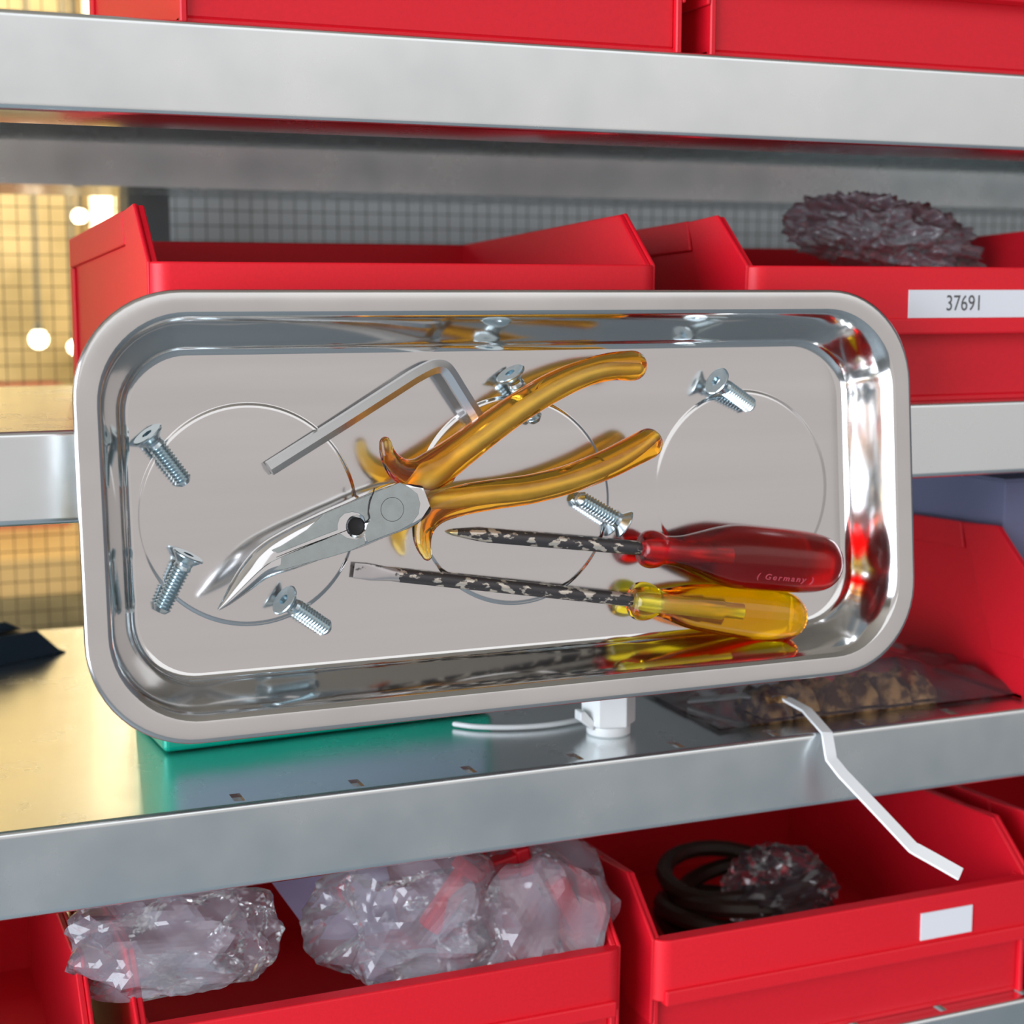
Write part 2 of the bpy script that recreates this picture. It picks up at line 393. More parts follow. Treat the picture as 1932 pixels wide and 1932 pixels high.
MB().box((0, 0, 0), (.112, .128, .0755)).build('body', CART, t, bevel=.0006)
MB().box((0, .0, .0755), (.112, .063, .0763)).build('flap', CART, t); MB().box((0, .065, .0755), (.112, .128, .0763)).build('flap', CART, t)
print('GAPZ', z_midb-z_low, BH, 'coil', (atY(1400, 1720, .53).z-.012)-z_bot)
X4 = atY(1190, 1610, .47).x
lx4 = atY(1740, 1725, YS); rx4 = atY(1836, 1720, YS)
make_bin(X4, z_bot, 'red storage bin on the bottom shelf below the hanging white strip', '', (lx4.x-X4, rx4.x-X4, lx4.z-z_bot-.010, lx4.z-z_bot))
make_bin(X4-BW-.014, z_bot, 'red storage bin on the bottom shelf filled with crumpled clear bags')
make_bin(X4-2*BW-.028, z_bot, 'red storage bin at the left end of the bottom shelf')
make_bin(X4+BW+.014, z_bot, 'red storage bin at the right end of the bottom shelf')
make_bin(X1b+.01, z_up, 'red storage bin on the top shelf above the left half of the tray')
make_bin(X1b+.02+BW, z_up, 'red storage bin on the top shelf above the right half of the tray')

# ------------------------------------------------------------------ crumpled bags
def crumple(name, centre, size, m, label, cat, seed, rough=.35, freq=3., sub=5, group=None, bubbles=False, part='film'):
    bm = bmesh.new(); bmesh.ops.create_icosphere(bm, subdivisions=sub, radius=1)
    for v in bm.verts:
        p = v.co.copy(); q = p*freq+Vector((seed*7.3, seed*3.1, 0))
        n1 = 1-abs(noise.noise(q))*2; n2 = 1-abs(noise.noise(q*2.3))*2
        v.co = p*(1+rough*(n1*.7+n2*.35-.6))
        v.co.x *= size[0]; v.co.y *= size[1]; v.co.z *= size[2]
        if bubbles:
            u = v.co*1000/7.0; f = (math.cos(u.x*2*math.pi)*math.cos((u.z+u.y*.7)*2*math.pi))
            v.co += p.normalized()*max(0, f)*.002
        if v.co.z < -size[2]*.75: v.co.z = -size[2]*.75
    me = bpy.data.meshes.new(name); bm.to_mesh(me); bm.free(); me.materials.append(m)
    for p in me.polygons: p.use_smooth = bubbles
    t = empty(name, centre, label, cat, group)
    o = bpy.data.objects.new(part, me); col.objects.link(o); o.parent = t
    return t
c1 = atY(1668, 455, .535)
tb = crumple('bubble_wrap', c1, (.036, .03, .0145), FILMD, 'crumpled grey bubble wrap bulging out of the numbered red bin', 'packaging', 3, .42, 2.2, 6, None, True)
tb.rotation_euler = (0, math.radians(12), 0)
c2 = atY(1000, 1722, .475)
crumple('plastic_bag', c2+Vector((0, 0, -.004)), (.029, .022, .029), FILM, 'crumpled clear plastic bag of red parts below the tray centre', 'bag', 5, .42, .85, 5, 'clear bags in the bottom shelf bins')
crumple('plastic_bag', atY(780, 1725, .475), (.032, .022, .024), FILM, 'crumpled clear plastic bag leaning left of the one with red parts', 'bag', 9, .42, .85, 5, 'clear bags in the bottom shelf bins')
crumple('plastic_bag', atY(330, 1765, .475), (.030, .022, .018), FILM, 'crumpled clear plastic bag at the lower left under the shelf edge', 'bag', 13, .42, .95, 5, 'clear bags in the bottom shelf bins')
def slip(name, pts, m, label, cat, th=.0006):
    t = empty(name, pts[0], label, cat)
    b = MB(); n = 10; rows = []
    a, b_, c_, d = [Vector(p)-Vector(pts[0]) for p in pts]
    for i in range(n+1):
        row = []
        for j in range(n+1):
            u, v = i/n, j/n; p = (a*(1-u)+b_*u)*(1-v)+(d*(1-u)+c_*u)*v
            p.y += .003*math.sin(u*5)*math.sin(v*4+1)
            row.append(p)
        rows.append(row)
    vs = [p for r_ in rows for p in r_]+[p+Vector((0, th, 0)) for r_ in rows for p in r_]
    N = (n+1)**2; fs = []
    for i in range(n):
        for j in range(n):
            q = i*(n+1)+j; fs.append((q, q+1, q+n+2, q+n+1)); fs.append((N+q, N+q+n+1, N+q+n+2, N+q+1))
    b.add(vs, fs); b.build('sheet', m, t, smooth='all', fix=False); return t
slip('paper_slip', [atY(500, 1648, .50), atY(720, 1615, .50), atY(760, 1760, .50), atY(590, 1770, .50)], LILAC, 'pale lilac paper sheet tucked beside the clear bags under the shelf', 'paper')
# dark contents of the bin below the strip
t = empty('cable_coil', atY(1400, 1720, .53)+Vector((0, 0, -.012)), 'dark brown coiled cable lying in the bottom red bin', 'cable')
b = MB(); pts = []
for i in range(140):
    a = i*.22; rr = .030+.004*math.sin(i*.37)
    pts.append((rr*math.cos(a), rr*math.sin(a)*.9, .0006*i*.35+.003*math.sin(a*1.7)))
b.sweep(pts, [.0035]*140, 8, up=Vector((0, 0, 1))); b.build('coil', mat('dark_brown_cable', (.035, .02, .012), .5), t, smooth=True)
t = crumple('parts_bag', atY(1470, 1675, .51), (.022, .018, .016), film('dim_bag_film', (.3, .25, .3), .10), 'thin clear bag wrapped round the dark coil in the bottom bin', 'bag', 17, .4, 2., 4)
# red parts in the clear bag
for i, (px, py, a) in enumerate([(850, 1690, .9), (930, 1640, .2), (1075, 1715, -1.1)]):
    p = atY(px, py, .478)
    t = empty('red_clip', p, ['red plastic clip seen slanting inside the clear bag', 'red plastic clip at the top of the clear bag', 'red plastic clip at the right end of the clear bag'][i], 'clip', 'red parts inside the clear bag')
    t.rotation_euler = (0, a*-1, 0)
    MB().box((-.013, -.003, -.0035), (.013, .003, .0035)).build('bar', RED, t, bevel=.001)
    MB().box((.008, -.004, -.005), (.013, .004, .005)).build('tab', RED, t, bevel=.001)

# ------------------------------------------------------------------ things on the lower shelf
g0 = atZ(310, 1425, z_low); g1 = atZ(930, 1347, z_low)
t = empty('green_box', g0, 'green plastic box lying on the lower shelf behind the bottom left of the tray', 'box')
t.rotation_euler = (0, 0, math.atan2(g1.y-g0.y, g1.x-g0.x))
L = (g1-g0).length
MB().box((0, 0, .0005), (L, .043, .034)).build('body', GREEN, t, bevel=.0018, seg=3)
MB().box((-.0008, -.0008, .034), (L+.0008, .0438, .040)).build('lid', GREEN, t, bevel=.0012, seg=3)
MB().box((.0035, -.0012, .009), (L-.003, .0004, .033)).build('front_panel', mat('blue_grey_panel', (.34, .40, .50), .4), t, bevel=.0004, label='blue grey front panel')
# dark blue object left at the back
q0 = atZ(48, 1212, z_low)
t = empty('dark_blue_case', (q0.x, q0.y, z_low), 'dark blue wedge-shaped case at the left end of the lower shelf', 'case')
t.rotation_euler = (0, 0, .5)
MB().prism([(-.12, 0), (0, 0), (-.004, .002), (-.014, .0115), (-.12, .012)], 'y', -.03, .03).build('body', NAVY, t, bevel=.0008)
MB().prism([(-.11, .0125), (-.018, .0122), (-.026, .0165), (-.11, .017)], 'y', -.026, .026).build('lid', NAVY, t, bevel=.0008)
# white block
w0 = atZ(1160, 1391, z_low)
t = empty('white_cable_mount', (w0.x+.0005, w0.y+.006, z_low), 'white plastic hexagonal cable mount standing on the lower shelf under the tray', 'mount')
MB().lathe((0, 0, 0), (0, 0, 1), [(0, .0068), (.0005, .0075), (.0032, .0075), (.0036, .0068)], 32).build('foot', WHITE, t, smooth=True)
MB().lathe((0, 0, .0036), (0, 0, 1), [(0, .0089), (.0004, .0093), (.027, .0093), (.0275, .0089)], 6).build('body', WHITE, t, bevel=.0004)
MB().prism([(-.0122, .0062), (-.0122, .0092), (-.0104, .0092), (-.0072, .0056), (-.0072, .0022)], 'y', -.004, .001).build('clip_arm', WHITE, t, bevel=.0004)
# thin white cord behind it
pts = [atZ(x, y, z_low+.0014) for x, y in [(858, 1366), (900, 1371), (970, 1372), (1040, 1367), (1105, 1356)]]
o0 = pts[0].copy(); t = empty('white_cable', o0, 'thin white cord lying on the lower shelf from the green box to the white mount', 'cord')
sp = spline(pts, 8); MB().sweep([Vector(p)-o0 for p in sp], [.0009]*len(sp), 10).build('cord', WHITE, t, smooth=True)
# hanging white strip
cl = [(1300, 1322, None, .002), (1400, 1312, None, .006), (1480, 1317, None, .007), (1522, 1340, None, .005), (1560, 1383, YS-.002, 0), (1568, 1432, YS-.006, 0), (1590, 1460, YS-.010, 0), (1655, 1528, YS-.020, 0), (1722, 1599, YS-.030, 0), (1760, 1620, YS-.034, 0), (1813, 1650, YS-.040, 0)]
P3 = [atZ(x, y, z_low+h) if Y is None else atY(x, y, Y) for x, y, Y, h in cl]
o0 = P3[4].copy(); t = empty('cable_tie', o0, 'bright white plastic strip bent over the lower shelf edge and hanging down in front', 'strip')
sp = []
for i in range(len(P3)-1):
    for k in range(5):
        sp.append(P3[i].lerp(P3[i+1], k/5))
sp.append(P3[-1]); b = MB(); rings = []
n = len(sp)
for i, p in enumerate(sp):
    tt = (sp[min(i+1, n-1)]-sp[max(i-1, 0)]).normalized(); f = i/(n-1)
    view = (CAM-p).normalized()
    nrm = Vector((0, -.75, .65)).normalized() if f > .34 else Vector((0, -.15, 1)).normalized()
    sd = tt.cross(nrm).normalized(); nn = sd.cross(tt).normalized(); hw = .0019+.0006*f; ht = .0005
    rings.append([p-o0+sd*hw+nn*ht, p-o0-sd*hw+nn*ht, p-o0-sd*hw-nn*ht, p-o0+sd*hw-nn*ht])
b.loft(rings); b.build('strip', WHITE, t, smooth=True, bevel=.0002, seg=1)
0 and MB().box((P3[0].x-o0.x-.004, P3[0].y-o0.y-.002, P3[0].z-o0.z-.0016), (P3[0].x-o0.x+.002, P3[0].y-o0.y+.003, P3[0].z-o0.z+.002)).build('head', WHITE, t, bevel=.0005)
# brown piece and clear bag around it
def heap(name_part, x0, x1, y0, y1, hfun, m, parent, nx=60, ny=30, fz=0.):
    b = MB(); V = []; Fc = []
    for i in range(nx+1):
        for j in range(ny+1):
            x = x0+(x1-x0)*i/nx; y = y0+(y1-y0)*j/ny; V.append((x, y, fz+hfun(i/nx, j/ny, x, y)))
    N = len(V); V += [(x, y, fz) for x, y, z in V]
    for i in range(nx):
        for j in range(ny):
            q = i*(ny+1)+j; Fc.append((q, q+ny+1, q+ny+2, q+1)); Fc.append((N+q, N+q+1, N+q+ny+2, N+q+ny+1))
    b.add(V, Fc); return b.build(name_part, m, parent, smooth='all', fix=False)
bp = atZ(1600, 1345, z_low)
t = empty('cork_pieces', (bp.x, bp.y, z_low+.0012), 'row of ragged brown cork pieces inside the flat clear bag', 'cork')
for k in range(6):
    def hf(u, v, x, y, k=k):
        e = (max(0, 1-(2*u-1)**4)*max(0, 1-(2*v-1)**4))**.5
        return e*(.0075+.0035*noise.noise(Vector((x*260+k*5, y*260, k))))
    heap('cork', -.034+k*.0125, -.022+k*.0125, .0+.002*(k % 2), .022+.002*(k % 3), hf, BROWN, t, 16, 20)
p0 = atZ(1330, 1368, z_low); p1 = atZ(1925, 1330, z_low)
t = empty('flat_bag', (p0.x, YS+.012, z_low+.0006), 'flat clear plastic bag spread on the lower shelf round brown cork pieces', 'bag')
def hb(u, v, x, y):
    e = min(1, 8*min(u, 1-u))*min(1, 6*min(v, 1-v))
    w_ = 1-abs(noise.noise(Vector((x*35, y*60, 3))))*2
    return .0008+e*(.0125*(math.exp(-((u-.45)/.33)**2)) + .0035*w_+.002*noise.noise(Vector((x*120, y*160, 8))))
heap('film', 0, p1.x-p0.x+.03, .002, .075, hb, FILMF, t, 120, 50)

# ------------------------------------------------------------------ the tray
TW, TH_ = 259.5, 120.7
tray = empty('magnetic_tray', TF, 'rectangular stainless steel parts tray held upright against the middle shelf', 'tray')
def rrect(inset, w, rc, nseg=14, nst=8):
    x0, x1, y0, y1 = inset, TW-inset, -TH_+inset, -inset; P = []
    for cx, cy, a0 in ((x1-rc, y1-rc, 0), (x0+rc, y1-rc, 90), (x0+rc, y0+rc, 180), (x1-rc, y0+rc, 270)):
        for k in range(nseg+1):
            a = math.radians(a0+90*k/nseg); P.append(Vector((cx+rc*math.cos(a), cy+rc*math.sin(a), w)))
    return P
RC = 29.
prof_rim = [(1.2, DEP-3.2), (.15, DEP-2.6), (0, DEP-1.2), (.15, DEP-.4), (.7, DEP), (1.4, DEP+.1), (5.2, DEP+.05), (6.0, DEP-.1)]
prof_wall = [(6.0, DEP-.1), (6.7, DEP-.5), (7.5, DEP-1.4), (9.0, DEP-4.), (11.2, DEP-9), (13.0, 4.2), (13.7, 2.4), (14.5, 1.1), (15.4, .3), (16.5, 0)]
b = MB(); b.loft([rrect(i, w_, RC-i*.75) for i, w_ in prof_rim], caps=False); b.build('rim', RIM, tray, smooth='all', mm=True)
b = MB(); b.loft([rrect(i, w_, RC-i*.75) for i, w_ in prof_wall], caps=False); b.build('side_wall', TRAYW, tray, smooth='all', mm=True)
RINGS = [(48.8, -61.), (128.8, -61.), (207., -61.)]; RR = 31.3
bm = bmesh.new()
outer = [bm.verts.new(p) for p in rrect(16.5, 0, RC-16.5*.75)]
E_ = [bm.edges.new((outer[i], outer[(i+1) % len(outer)])) for i in range(len(outer))]
for cx, cy in RINGS:
    vs = [bm.verts.new((cx+RR*math.cos(2*math.pi*k/96), cy+RR*math.sin(2*math.pi*k/96), 0)) for k in range(96)]
    E_ += [bm.edges.new((vs[i], vs[(i+1) % 96])) for i in range(96)]
bmesh.ops.triangle_fill(bm, use_beauty=True, use_dissolve=False, edges=E_)
me = bpy.data.meshes.new('tray_floor'); bm.normal_update()
for f_ in bm.faces:
    if f_.normal.z < 0: f_.normal_flip()
for v in bm.verts: v.co *= MM
bm.to_mesh(me); bm.free(); me.materials.append(TRAY)
o = bpy.data.objects.new('tray_floor', me); col.objects.link(o); o.parent = tray
for cx, cy in RINGS:
    b = MB(); pr = [(RR, 0), (RR-.2, .04), (RR-.5, .18), (RR-.8, .32), (RR-1.1, .41), (RR-1.6, .45)]
    b.loft([[(cx+r_*math.cos(2*math.pi*k/96), cy+r_*math.sin(2*math.pi*k/96), h) for k in range(96)] for r_, h in pr], caps=False)
    b.f.append(tuple(len(b.v)-96+k for k in range(96)))
    b.build('embossed_disc', TRAY, tray, smooth=True, mm=True, fix=False, angle=30)
for cx, cy in RINGS:
    MB().lathe((cx, cy, -1.0), (cx, cy, -2), [(0, 24), (.5, 24.6), (3.0, 24.6), (3.6, 24)], 48).build('magnet_pad', RUBBER, tray, smooth=True, mm=True)
b = MB(); b.loft([rrect(i, w_, max(4, RC-i*.75)) for i, w_ in [(5.6, DEP-.9), (6.6, DEP-4.5), (8.6, DEP-9.5), (10.6, 3.2), (13.2, -.3), (18, -.9)]], caps=False); b.f.append(tuple(len(b.v)-60+k for k in range(60))); b.build('outer_shell', RIM, tray, smooth=True, mm=True)

def frame_at(p):                                  # a frame of the tray moved to the local point p (mm)
    return TF @ Matrix.Translation(Vector(p)*MM)
# ------------------------------------------------------------------ screws
def screw_meshes():
    me = {}
    seg = 24
    h = MB(); h.lathe((0, 0, 0), (0, 0, -1), [(.35, 1.35), (.05, 4.1), (.0, 4.45), (.25, 4.6), (.55, 4.55), (2.45, 2.55), (3.0, 2.35), (3.4, 2.2)], seg)
    return h
SHL = 17.6
def make_screw():
    root = empty('screw', Matrix())
    h = MB().lathe((0, 0, 0), (0, 0, -1), [(0, 4.2), (.25, 4.55), (.6, 4.5), (2.5, 2.5), (3.3, 2.35)], 48).build('head', SCREW, root, smooth=True, mm=True)
    cutter = MB().lathe((0, 0, .5), (0, 0, -1), [(0, 1.62), (2.3, 1.62), (2.9, .3)], 6).build('cutter', SCREW, None, mm=True)
    cut(h, cutter)
    for p in h.data.polygons: p.use_smooth = True
    h.data.set_sharp_from_angle(angle=math.radians(30))
    s = MB(); seg = 24; rings = [[(2.25*math.cos(2*math.pi*j/seg), 2.25*math.sin(2*math.pi*j/seg), -3.0) for j in range(seg)]]
    pitch = 1.0; z0 = 4.2; nn = int((SHL-z0-.6)/(pitch/2))
    for i in range(nn):
        r_ = 2.58 if i % 2 == 0 else 1.92
        rings.append([(r_*math.cos(2*math.pi*j/seg), r_*math.sin(2*math.pi*j/seg), -(z0+i*pitch/2+.12*math.cos(2*math.pi*j/seg))) for j in range(seg)])
    for r_, z in ((1.95, SHL-.4), (1.6, SHL), ): rings.append([(r_*math.cos(2*math.pi*j/seg), r_*math.sin(2*math.pi*j/seg), -z) for j in range(seg)])
    s.loft(rings); s.build('threaded_shank', SCREW, root, smooth=True, mm=True, angle=35)
    return root
proto = make_screw()
SC = [((277, 818), 5.8, (349, 911), 2.5, 'countersunk screw at the upper left of the tray, tip pointing down right'),
      ((356, 1046), 5.8, (305, 1148), 2.5, 'countersunk screw at the lower left of the tray, tip pointing down left'),
      ((535, 1131), 7.6, (622, 1190), 2.5, 'countersunk screw below the plier nose with its face turned to us'),
      ((962, 703), 6.4, (1012, 797), 2.4, 'countersunk screw passing under the upper plier handle'),
      ((1351, 718), 7.0, (1422, 770), 2.5, 'countersunk screw alone at the upper right of the tray'),
      ((1180, 990), 4.7, (1078, 932), 2.5, 'countersunk screw between lower plier handle and red screwdriver')]
for i, (a, wa, b_, wb, lab) in enumerate(SC):
    pa = TL(*a, wa); pb = TL(*b_, wb); d = (pa-pb).normalized()
    q = Vector((0, 0, 1)).rotation_difference(d)
    r_ = proto if i == 0 else proto.copy()
    if i:
        col.objects.link(r_)
        for ch in [o for o in proto.children]:
            cc = ch.copy(); col.objects.link(cc); cc.parent = r_
    r_.matrix_world = frame_at(pa) @ q.to_matrix().to_4x4()
    tag(r_, lab, 'screw', 'countersunk screws in the tray')

# ------------------------------------------------------------------ hex key
kp = [((508, 884), 2.4), ((640, 801), 3.4), ((780, 711), 4.6), ((806, 697), 4.8), ((823, 691), 5.0), ((838, 694), 5.1), ((850, 708), 5.1), ((866, 734), 5.0), ((905, 796), 4.6)]
K = [TL(*p, w_) for p, w_ in kp]; o0 = K[0].copy()
t = empty('hex_key', frame_at(o0), 'steel hex key lying above the pliers with its short end under a handle', 'hex key')
long_ = [K[0], K[1], K[2]]+[Vector(p) for p in spline([tuple(k) for k in K[2:8]], 5)[1:]]+[K[8]]
b = MB(); b.sweep([p-o0 for p in long_], [2.3]*len(long_), 6, ends=False, rot=math.pi/6+.12)
b.build('shaft', KEY, t, smooth=True, mm=True, angle=28)

# ------------------------------------------------------------------ pliers
o0 = TL(740, 960, 0); PF = frame_at(o0)
pl = empty('pliers', PF, 'bent nose pliers with amber handles lying across the middle of the tray', 'pliers')
WB = 9.0; TB = 4.3
# spine of the jaws: px point, upper half width px, lower half width px, w centre, half thickness, squareness
ST = [((797, 940), 30, 26, 9, 4.2, 9), ((790, 943), 36, 32, 9, 4.3, 9), ((775, 950), 46, 38, 9, 4.3, 9), ((757, 957), 50, 42, 9, 4.3, 9), ((740, 962), 50, 43, 9, 4.3, 9), ((700, 977), 50, 43, 9, 4.3, 9),
      ((665, 992), 49, 43, 9, 4.2, 8), ((637, 1003), 48, 41, 9, 4.1, 7), ((600, 1018), 46, 37, 9, 4.0, 5), ((570, 1030), 44, 36, 9.2, 3.9, 4.2),
      ((540, 1043), 41, 34, 9.5, 3.7, 3.6), ((518, 1053), 38, 31, 9.9, 3.5, 3), ((500, 1063), 34, 28, 10.4, 3.3, 2.4), ((484, 1076), 30, 24, 11, 3.1, 2.1), ((465, 1095), 25, 20, 12.2, 2.7, 2), ((445, 1116), 18, 14.5, 13.6, 2.2, 2),
      ((428, 1134), 10, 9, 15, 1.5, 2), ((416, 1146), 4.5, 4, 16, .9, 2), ((411, 1151), 1.2, 1.2, 16.5, .5, 2)]
def plpt(p, w_): return TL(*p, w_)-o0
S3 = []
for i, (p, a, b_, w_, th, n_) in enumerate(ST): S3.append(dict(c=plpt(p, w_), px=p, a=a, b=b_, th=th, n=n_, w=w_))
sm = []
keys = [tuple(s['c'])+(s['a'], s['b'], s['th'], s['n'])+s['px'] for s in S3]
for q in spline(keys, 5):
    mmpx = 1/ (1/ max(1e-6, (TL(q[7]+1, q[8], q[2])-TL(q[7], q[8], q[2])).length))
    sm.append(dict(c=Vector(q[:3]), a=q[3]*.1445, b=q[4]*.1445, th=q[5], n=q[6], px=(q[7], q[8])))
for i, s in enumerate(sm):
    a = sm[max(0, i-1)]['c']; b_ = sm[min(len(sm)-1, i+1)]['c']; tt = (b_-a); tt.z = 0; tt.normalize()
    s['t'] = tt; s['nrm'] = Vector((tt.y, -tt.x, 0))             # towards the upper side of the picture
    if s['nrm'].y < 0: s['nrm'] = -s['nrm']
def half(sec, side, gap):
    s = sec; wd = max(.15, (s['a'] if side > 0 else s['b'])-gap); th = max(.2, s['th']); n_ = max(2, s['n']); P = []
    for k in range(15):
        an = -math.pi/2+math.pi*k/14; ca, sa = math.cos(an), math.sin(an)
        x = (abs(ca)**(2/n_))*wd+gap; y = math.copysign(abs(sa)**(2/n_), sa)*th
        if k in (0, 14): x = gap
        P.append(s['c']+s['nrm']*side*x+Vector((0, 0, y)))
    return P
i_cut = min(range(len(sm)), key=lambda i: abs(sm[i]['px'][0]-697))
def jaw(rng, side, gap, name, **kw):
    b = MB(); b.loft([half(sm[i], side, gap) for i in rng])
    return b.build(name, kw.pop('m', CHROME), pl, smooth=True, mm=True, angle=28, **kw)
N_ = len(sm)
jaws = [jaw(range(i_cut, N_), 1, .10, 'jaw'), jaw(range(i_cut, N_), -1, .10, 'jaw')]
# joint block: one solid behind the cut
b = MB()
def full(s):
    A = half(s, 1, 0); B = half(s, -1, 0); return A+B[::-1][1:-1]
b.loft([full(sm[i]) for i in range(0, i_cut+1)])
b.v = [tuple(v) for v in b.v]
joint = b.build('joint', CHROME, pl, smooth=True, mm=True, angle=28)
hc = plpt((666, 992), 9)
for j in jaws+[joint]:
    cutter = MB().lathe(hc+Vector((0, 0, -2.5)), hc+Vector((0, 0, 10)), [(0, 2.55), (5.9, 2.55), (6.9, 3.6), (9, 5.6)], 40).build('cutter', CHROME, pl, mm=True)
    bpy.context.view_layer.update(); cut(j, cutter)
    for p in j.data.polygons: p.use_smooth = True
    j.data.set_sharp_from_angle(angle=math.radians(28))
# ground flat faces: thin plates on top of joint and jaws
def plate(poly, name, z0, z1, m=FACE):
    b = MB(); P = [plpt(p, z1) for p in poly]
    b.loft([[(p.x, p.y, z0) for p in P], [(p.x, p.y, z1) for p in P]])
    return b.build(name, m, pl, mm=True, bevel=.00012, seg=2)
zf = 9+4.3
jf = plate([(755, 910), (772, 919), (788, 932), (793, 950), (790, 970), (777, 988), (754, 1001), (726, 1011), (694, 1024), (688, 1008), (692, 990), (699, 982), (697, 970), (697, 955), (703, 935), (706, 930)], 'joint_face', zf-.1, zf+.1)
u1 = plate([(701, 932), (695, 950), (694, 970), (697, 980), (690, 985), (686, 975), (676, 968), (664, 966), (650, 969), (641, 978), (637, 990), (637, 1000), (600, 1014), (560, 1030), (520, 1046), (512, 1038), (530, 1030), (556, 1014), (580, 999), (612, 970), (655, 951)], 'jaw_face', zf-1.0, zf+.03)
u2 = plate([(690, 1026), (687, 1013), (672, 1018), (656, 1015), (643, 1007), (600, 1023), (560, 1039), (515, 1057), (507, 1063), (510, 1077), (535, 1075), (574, 1064), (620, 1052), (660, 1040)], 'jaw_face', zf-1.3, zf+.03)
pc = plpt((740, 961), zf)
MB().lathe(pc+Vector((0, 0, -.1)), pc+Vector((0, 0, 1)), [(0, 3.42), (.215, 3.42)], 48).build('pivot_ring', DARK, pl, mm=True)
MB().lathe(pc+Vector((0, 0, -.1)), pc+Vector((0, 0, 1)), [(0, 3.29), (.235, 3.29)], 48).build('pivot_pin', FACE, pl, mm=True)
# dark seams and a dark plug painting the shade in the hole
def seam(ptsx, r_=.11, z=zf+.10):
    P = [plpt(p, z) for p in ptsx]; sp = [Vector(q) for q in spline([tuple(p) for p in P], 5)]
    return MB().sweep(sp, [r_]*len(sp), 8)
seam([(706, 922), (704, 930), (699, 942), (696, 955), (695, 967), (697, 976), (694, 982), (689, 985)], .2).build('joint_seam', DARK, pl, smooth=True, mm=True)
seam([(636, 1008), (615, 1016), (590, 1025), (560, 1036), (535, 1046), (510, 1056)], .09, zf+.02).build('jaw_seam', DARK, pl, smooth=True, mm=True)
MB().lathe(hc+Vector((0, 0, -2.4)), hc+Vector((0, 0, 1)), [(0, 2.5), (4.6, 2.5)], 32).build('hole_shade_plug', DARK, pl, mm=True)
# steel arms and amber sleeves
def arm(ctrl, n=10):
    sp = spline([tuple(plpt(p, w_))+(r_,) for p, w_, r_ in ctrl], n)
    return [Vector(q[:3]) for q in sp], [q[3] for q in sp]
armA = arm([((770, 935), 9, 4.00), ((800, 905), 9.5, 3.60), ((845, 873), 10.5, 2.11), ((900, 832), 11.5, 2.05), ((960, 788), 12.3, 1.98), ((1020, 748), 13, 1.92), ((1080, 716), 13.2, 1.80), ((1140, 697), 13.2, 1.61), ((1200, 694), 13, 1.24)])
armB = arm([((770, 960), 9, 4.00), ((805, 952), 9, 2.11), ((850, 944), 9.5, 1.98), ((920, 934), 10.5, 1.92), ((1000, 925), 11.3, 1.86), ((1080, 905), 12, 1.74), ((1150, 878), 12, 1.55), ((1200, 850), 12, 1.36), ((1233, 826), 12, 1.12)])
for P_, r_ in (armA, armB): MB().sweep(P_, r_, 24, flat=.9).build('handle_arm', BRASS, pl, smooth=True, mm=True)
slA = arm([((727, 835), 12, 1.8), ((730, 852), 12, 2.2), ((740, 872), 11.5, 2.9), ((759, 889), 11, 3.8), ((790, 895), 10.5, 4.9), ((826, 880), 10.7, 5.4), ((870, 849), 11, 5.0), ((920, 811), 11.7, 4.7), ((980, 768), 12.5, 4.5), ((1040, 732), 13, 4.4), ((1100, 705), 13.2, 4.1), ((1150, 692), 13.2, 4.2), ((1193, 690), 13, 4.6)])
slA2 = arm([((736, 868), 11, 2.2), ((753, 891), 10.4, 2.5), ((778, 906), 10.2, 2.6), ((806, 909), 10, 2.8), ((840, 897), 10, 3.0)])
slB = arm([((806, 1049), 11.5, 1.5), ((799, 1030), 11.5, 2.3), ((797, 1007), 11, 3.0), ((804, 982), 10.5, 3.8), ((826, 960), 10.3, 4.3), ((870, 944), 10.5, 4.5), ((930, 933), 11, 4.45), ((1000, 923), 11.6, 4.4), ((1070, 905), 12, 4.35), ((1140, 878), 12, 4.5), ((1185, 856), 12, 4.6), ((1222, 837), 12, 4.75)])
for parts_, nm in (((slA, slA2), 'amber sleeve'), ((slB,), 'amber sleeve')):
    b = MB()
    for P_, r_ in parts_: b.sweep(P_, r_, 28, flat=.92)
    o = b.build('grip_sleeve', AMBER, pl, mm=True)
    m = o.modifiers.new('remesh', 'REMESH'); m.mode = 'VOXEL'; m.voxel_size = .00038
    m = o.modifiers.new('smooth', 'SMOOTH'); m.iterations = 12; m.factor = .5
    bpy.context.view_layer.update(); bake(o)
    for p in o.data.polygons: p.use_smooth = True
    o.data.materials.clear(); o.data.materials.append(AMBER)

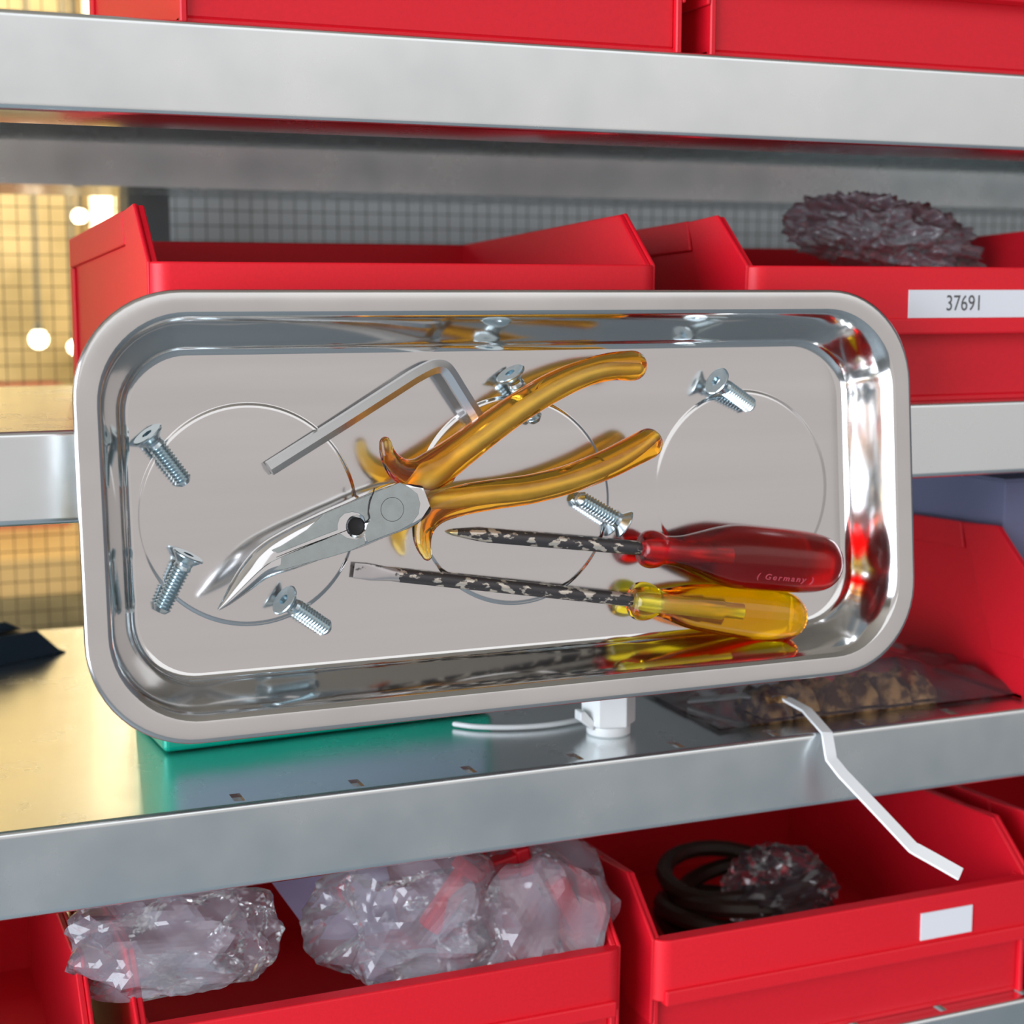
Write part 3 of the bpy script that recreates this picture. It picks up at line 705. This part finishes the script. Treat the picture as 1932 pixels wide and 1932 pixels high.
# ------------------------------------------------------------------ screwdrivers
def driver(name, label, tip, wt, end, we, prof, hm, shaft_r, tipkind):
    a = TL(*tip, wt); e = TL(*end, we); L = (e-a).length; d = (e-a).normalized()
    q = Vector((1, 0, 0)).rotation_difference(d)
    t = empty(name, frame_at(a) @ q.to_matrix().to_4x4(), label, 'screwdriver')
    X = Vector((0, 0, 0)); X1 = Vector((1, 0, 0))
    h0 = prof[0][0]
    sm_ = spline(prof, 5); hp = [(q_[0], max(.05, q_[1])) for q_ in sm_]
    inner = h0+30 if tipkind == 'point' else h0+37
    if tipkind == 'point':
        MB().lathe(X, X1, [(0, .12), (.9, .55), (2.4, 1.0), (7, 1.65), (11, shaft_r), (h0+.3, shaft_r)], 32).build('shaft', SHAFT, t, smooth=True, mm=True)
        MB().lathe(X+Vector((-.05, 0, 0)), X1, [(0, .1), (.9, .6), (2.3, 1.03)], 24).build('tip', mat('bright_tip', (.75, .68, .45), .3, 1.), t, smooth=True, mm=True)
    else:
        MB().lathe(X+Vector((13, 0, 0)), X1+Vector((13, 0, 0)), [(0, shaft_r*.97), (1, shaft_r), (h0-13+.3, shaft_r)], 32).build('shaft', SHAFT, t, smooth=True, mm=True)
        b = MB(); rings = []
        for x, hw, ht, n_ in [(0, 2.05, .28, 8), (.25, 2.25, .36, 8), (3.2, 2.35, .5, 6), (5.2, 2.45, .8, 5), (8, 2.2, 1.3, 3.2), (11, 1.95, 1.75, 2.4), (14, shaft_r*.99, shaft_r*.99, 2)]:
            rings.append([(x, math.copysign(abs(math.cos(s_))**(2/n_), math.cos(s_))*hw, math.copysign(abs(math.sin(s_))**(2/n_), math.sin(s_))*ht) for s_ in [2*math.pi*k/32 for k in range(32)]])
        b.loft(rings); b.build('blade', BLADE, t, smooth=True, mm=True)
    MB().lathe(Vector((h0+.4, 0, 0)), Vector((h0+1.4, 0, 0)), [(0, shaft_r*.98), (inner-h0-7, shaft_r*.98), (inner-h0-6.4, shaft_r*.8), (inner-h0, shaft_r*.8)], 32).build('shaft_core', RODIN, t, smooth=True, mm=True)
    h = MB().lathe(X, X1, hp, 64).build('handle', hm, t, smooth='all', mm=True)
    return t, L
# distances measured along the tool
a = TL(848, 1004, 2.6); e = TL(1582, 1066, 13.5); LR = (e-a).length
d = lambda x: (TL(x, 1004+(x-848)*.0845, 2.6+(x-848)/734*10.9)-a).length
prof = [(d(1207), .3), (d(1207)+.1, 2.8), (d(1209), 4.3), (d(1216), 5.4), (d(1229), 5.9), (d(1243), 5.4), (d(1252), 4.6), (d(1262), 4.5), (d(1285), 5.0), (d(1315), 6.6), (d(1350), 8.6), (d(1385), 9.9), (d(1430), 10.1), (d(1490), 9.9), (d(1530), 9.4), (d(1556), 8.3), (d(1572), 6.2), (d(1580), 3.6), (LR, .05)]
td, _ = driver('red_screwdriver', 'pointed screwdriver with translucent red handle, above the amber one', (848, 1004), 2.6, (1582, 1066), 13.5, prof, REDH, 2.15, 'point')
# moulded word on the red handle
fc = bpy.data.curves.new('moulded_text', 'FONT'); fc.body = '( Germany )'; fc.size = 2.9*MM; fc.space_character = 1.35; fc.align_x = 'CENTER'; fc.align_y = 'CENTER'; fc.extrude = .0003; fc.bevel_depth = .00005
fo = bpy.data.objects.new('moulded_text', fc); col.objects.link(fo); bpy.context.view_layer.update()
dg = bpy.context.evaluated_depsgraph_get(); me = bpy.data.meshes.new_from_object(fo.evaluated_get(dg)); bpy.data.objects.remove(fo)
# wrap the word round the handle
Rh = 9.95*MM; xc = d(1462)*MM; ang = math.radians(-32)
for v in me.vertices:
    an = ang+v.co.y/Rh; rr = Rh+v.co.z*.6
    v.co = Vector((xc+v.co.x, math.sin(an)*rr, math.cos(an)*rr))
me.materials.append(mat('moulding_highlight', (.40, .05, .07), .35)); to = bpy.data.objects.new('moulded_text', me); col.objects.link(to); to.parent = td  # paler opaque red paints the highlights of the raised letters
a = TL(668, 1076, 2.2); e = TL(1517, 1167, 9.3); LA = (e-a).length
d2 = lambda x: (TL(x, 1076+(x-668)*.1072, 2.2+(x-668)/849*7.1)-a).length
prof = [(d2(1190), .3), (d2(1190)+.1, 2.4), (d2(1192), 4.2), (d2(1200), 5.6), (d2(1214), 6.0), (d2(1228), 5.4), (d2(1237), 4.5), (d2(1246), 4.4), (d2(1265), 5.2), (d2(1300), 6.7), (d2(1350), 7.7), (d2(1410), 8.3), (d2(1460), 8.3), (d2(1488), 7.4), (d2(1504), 5.6), (d2(1513), 3.4), (LA, .05)]
driver('amber_screwdriver', 'flat blade screwdriver with clear amber handle, lowest tool in the tray', (668, 1076), 2.2, (1517, 1167), 9.3, prof, AMBERH, 2.05, 'flat')
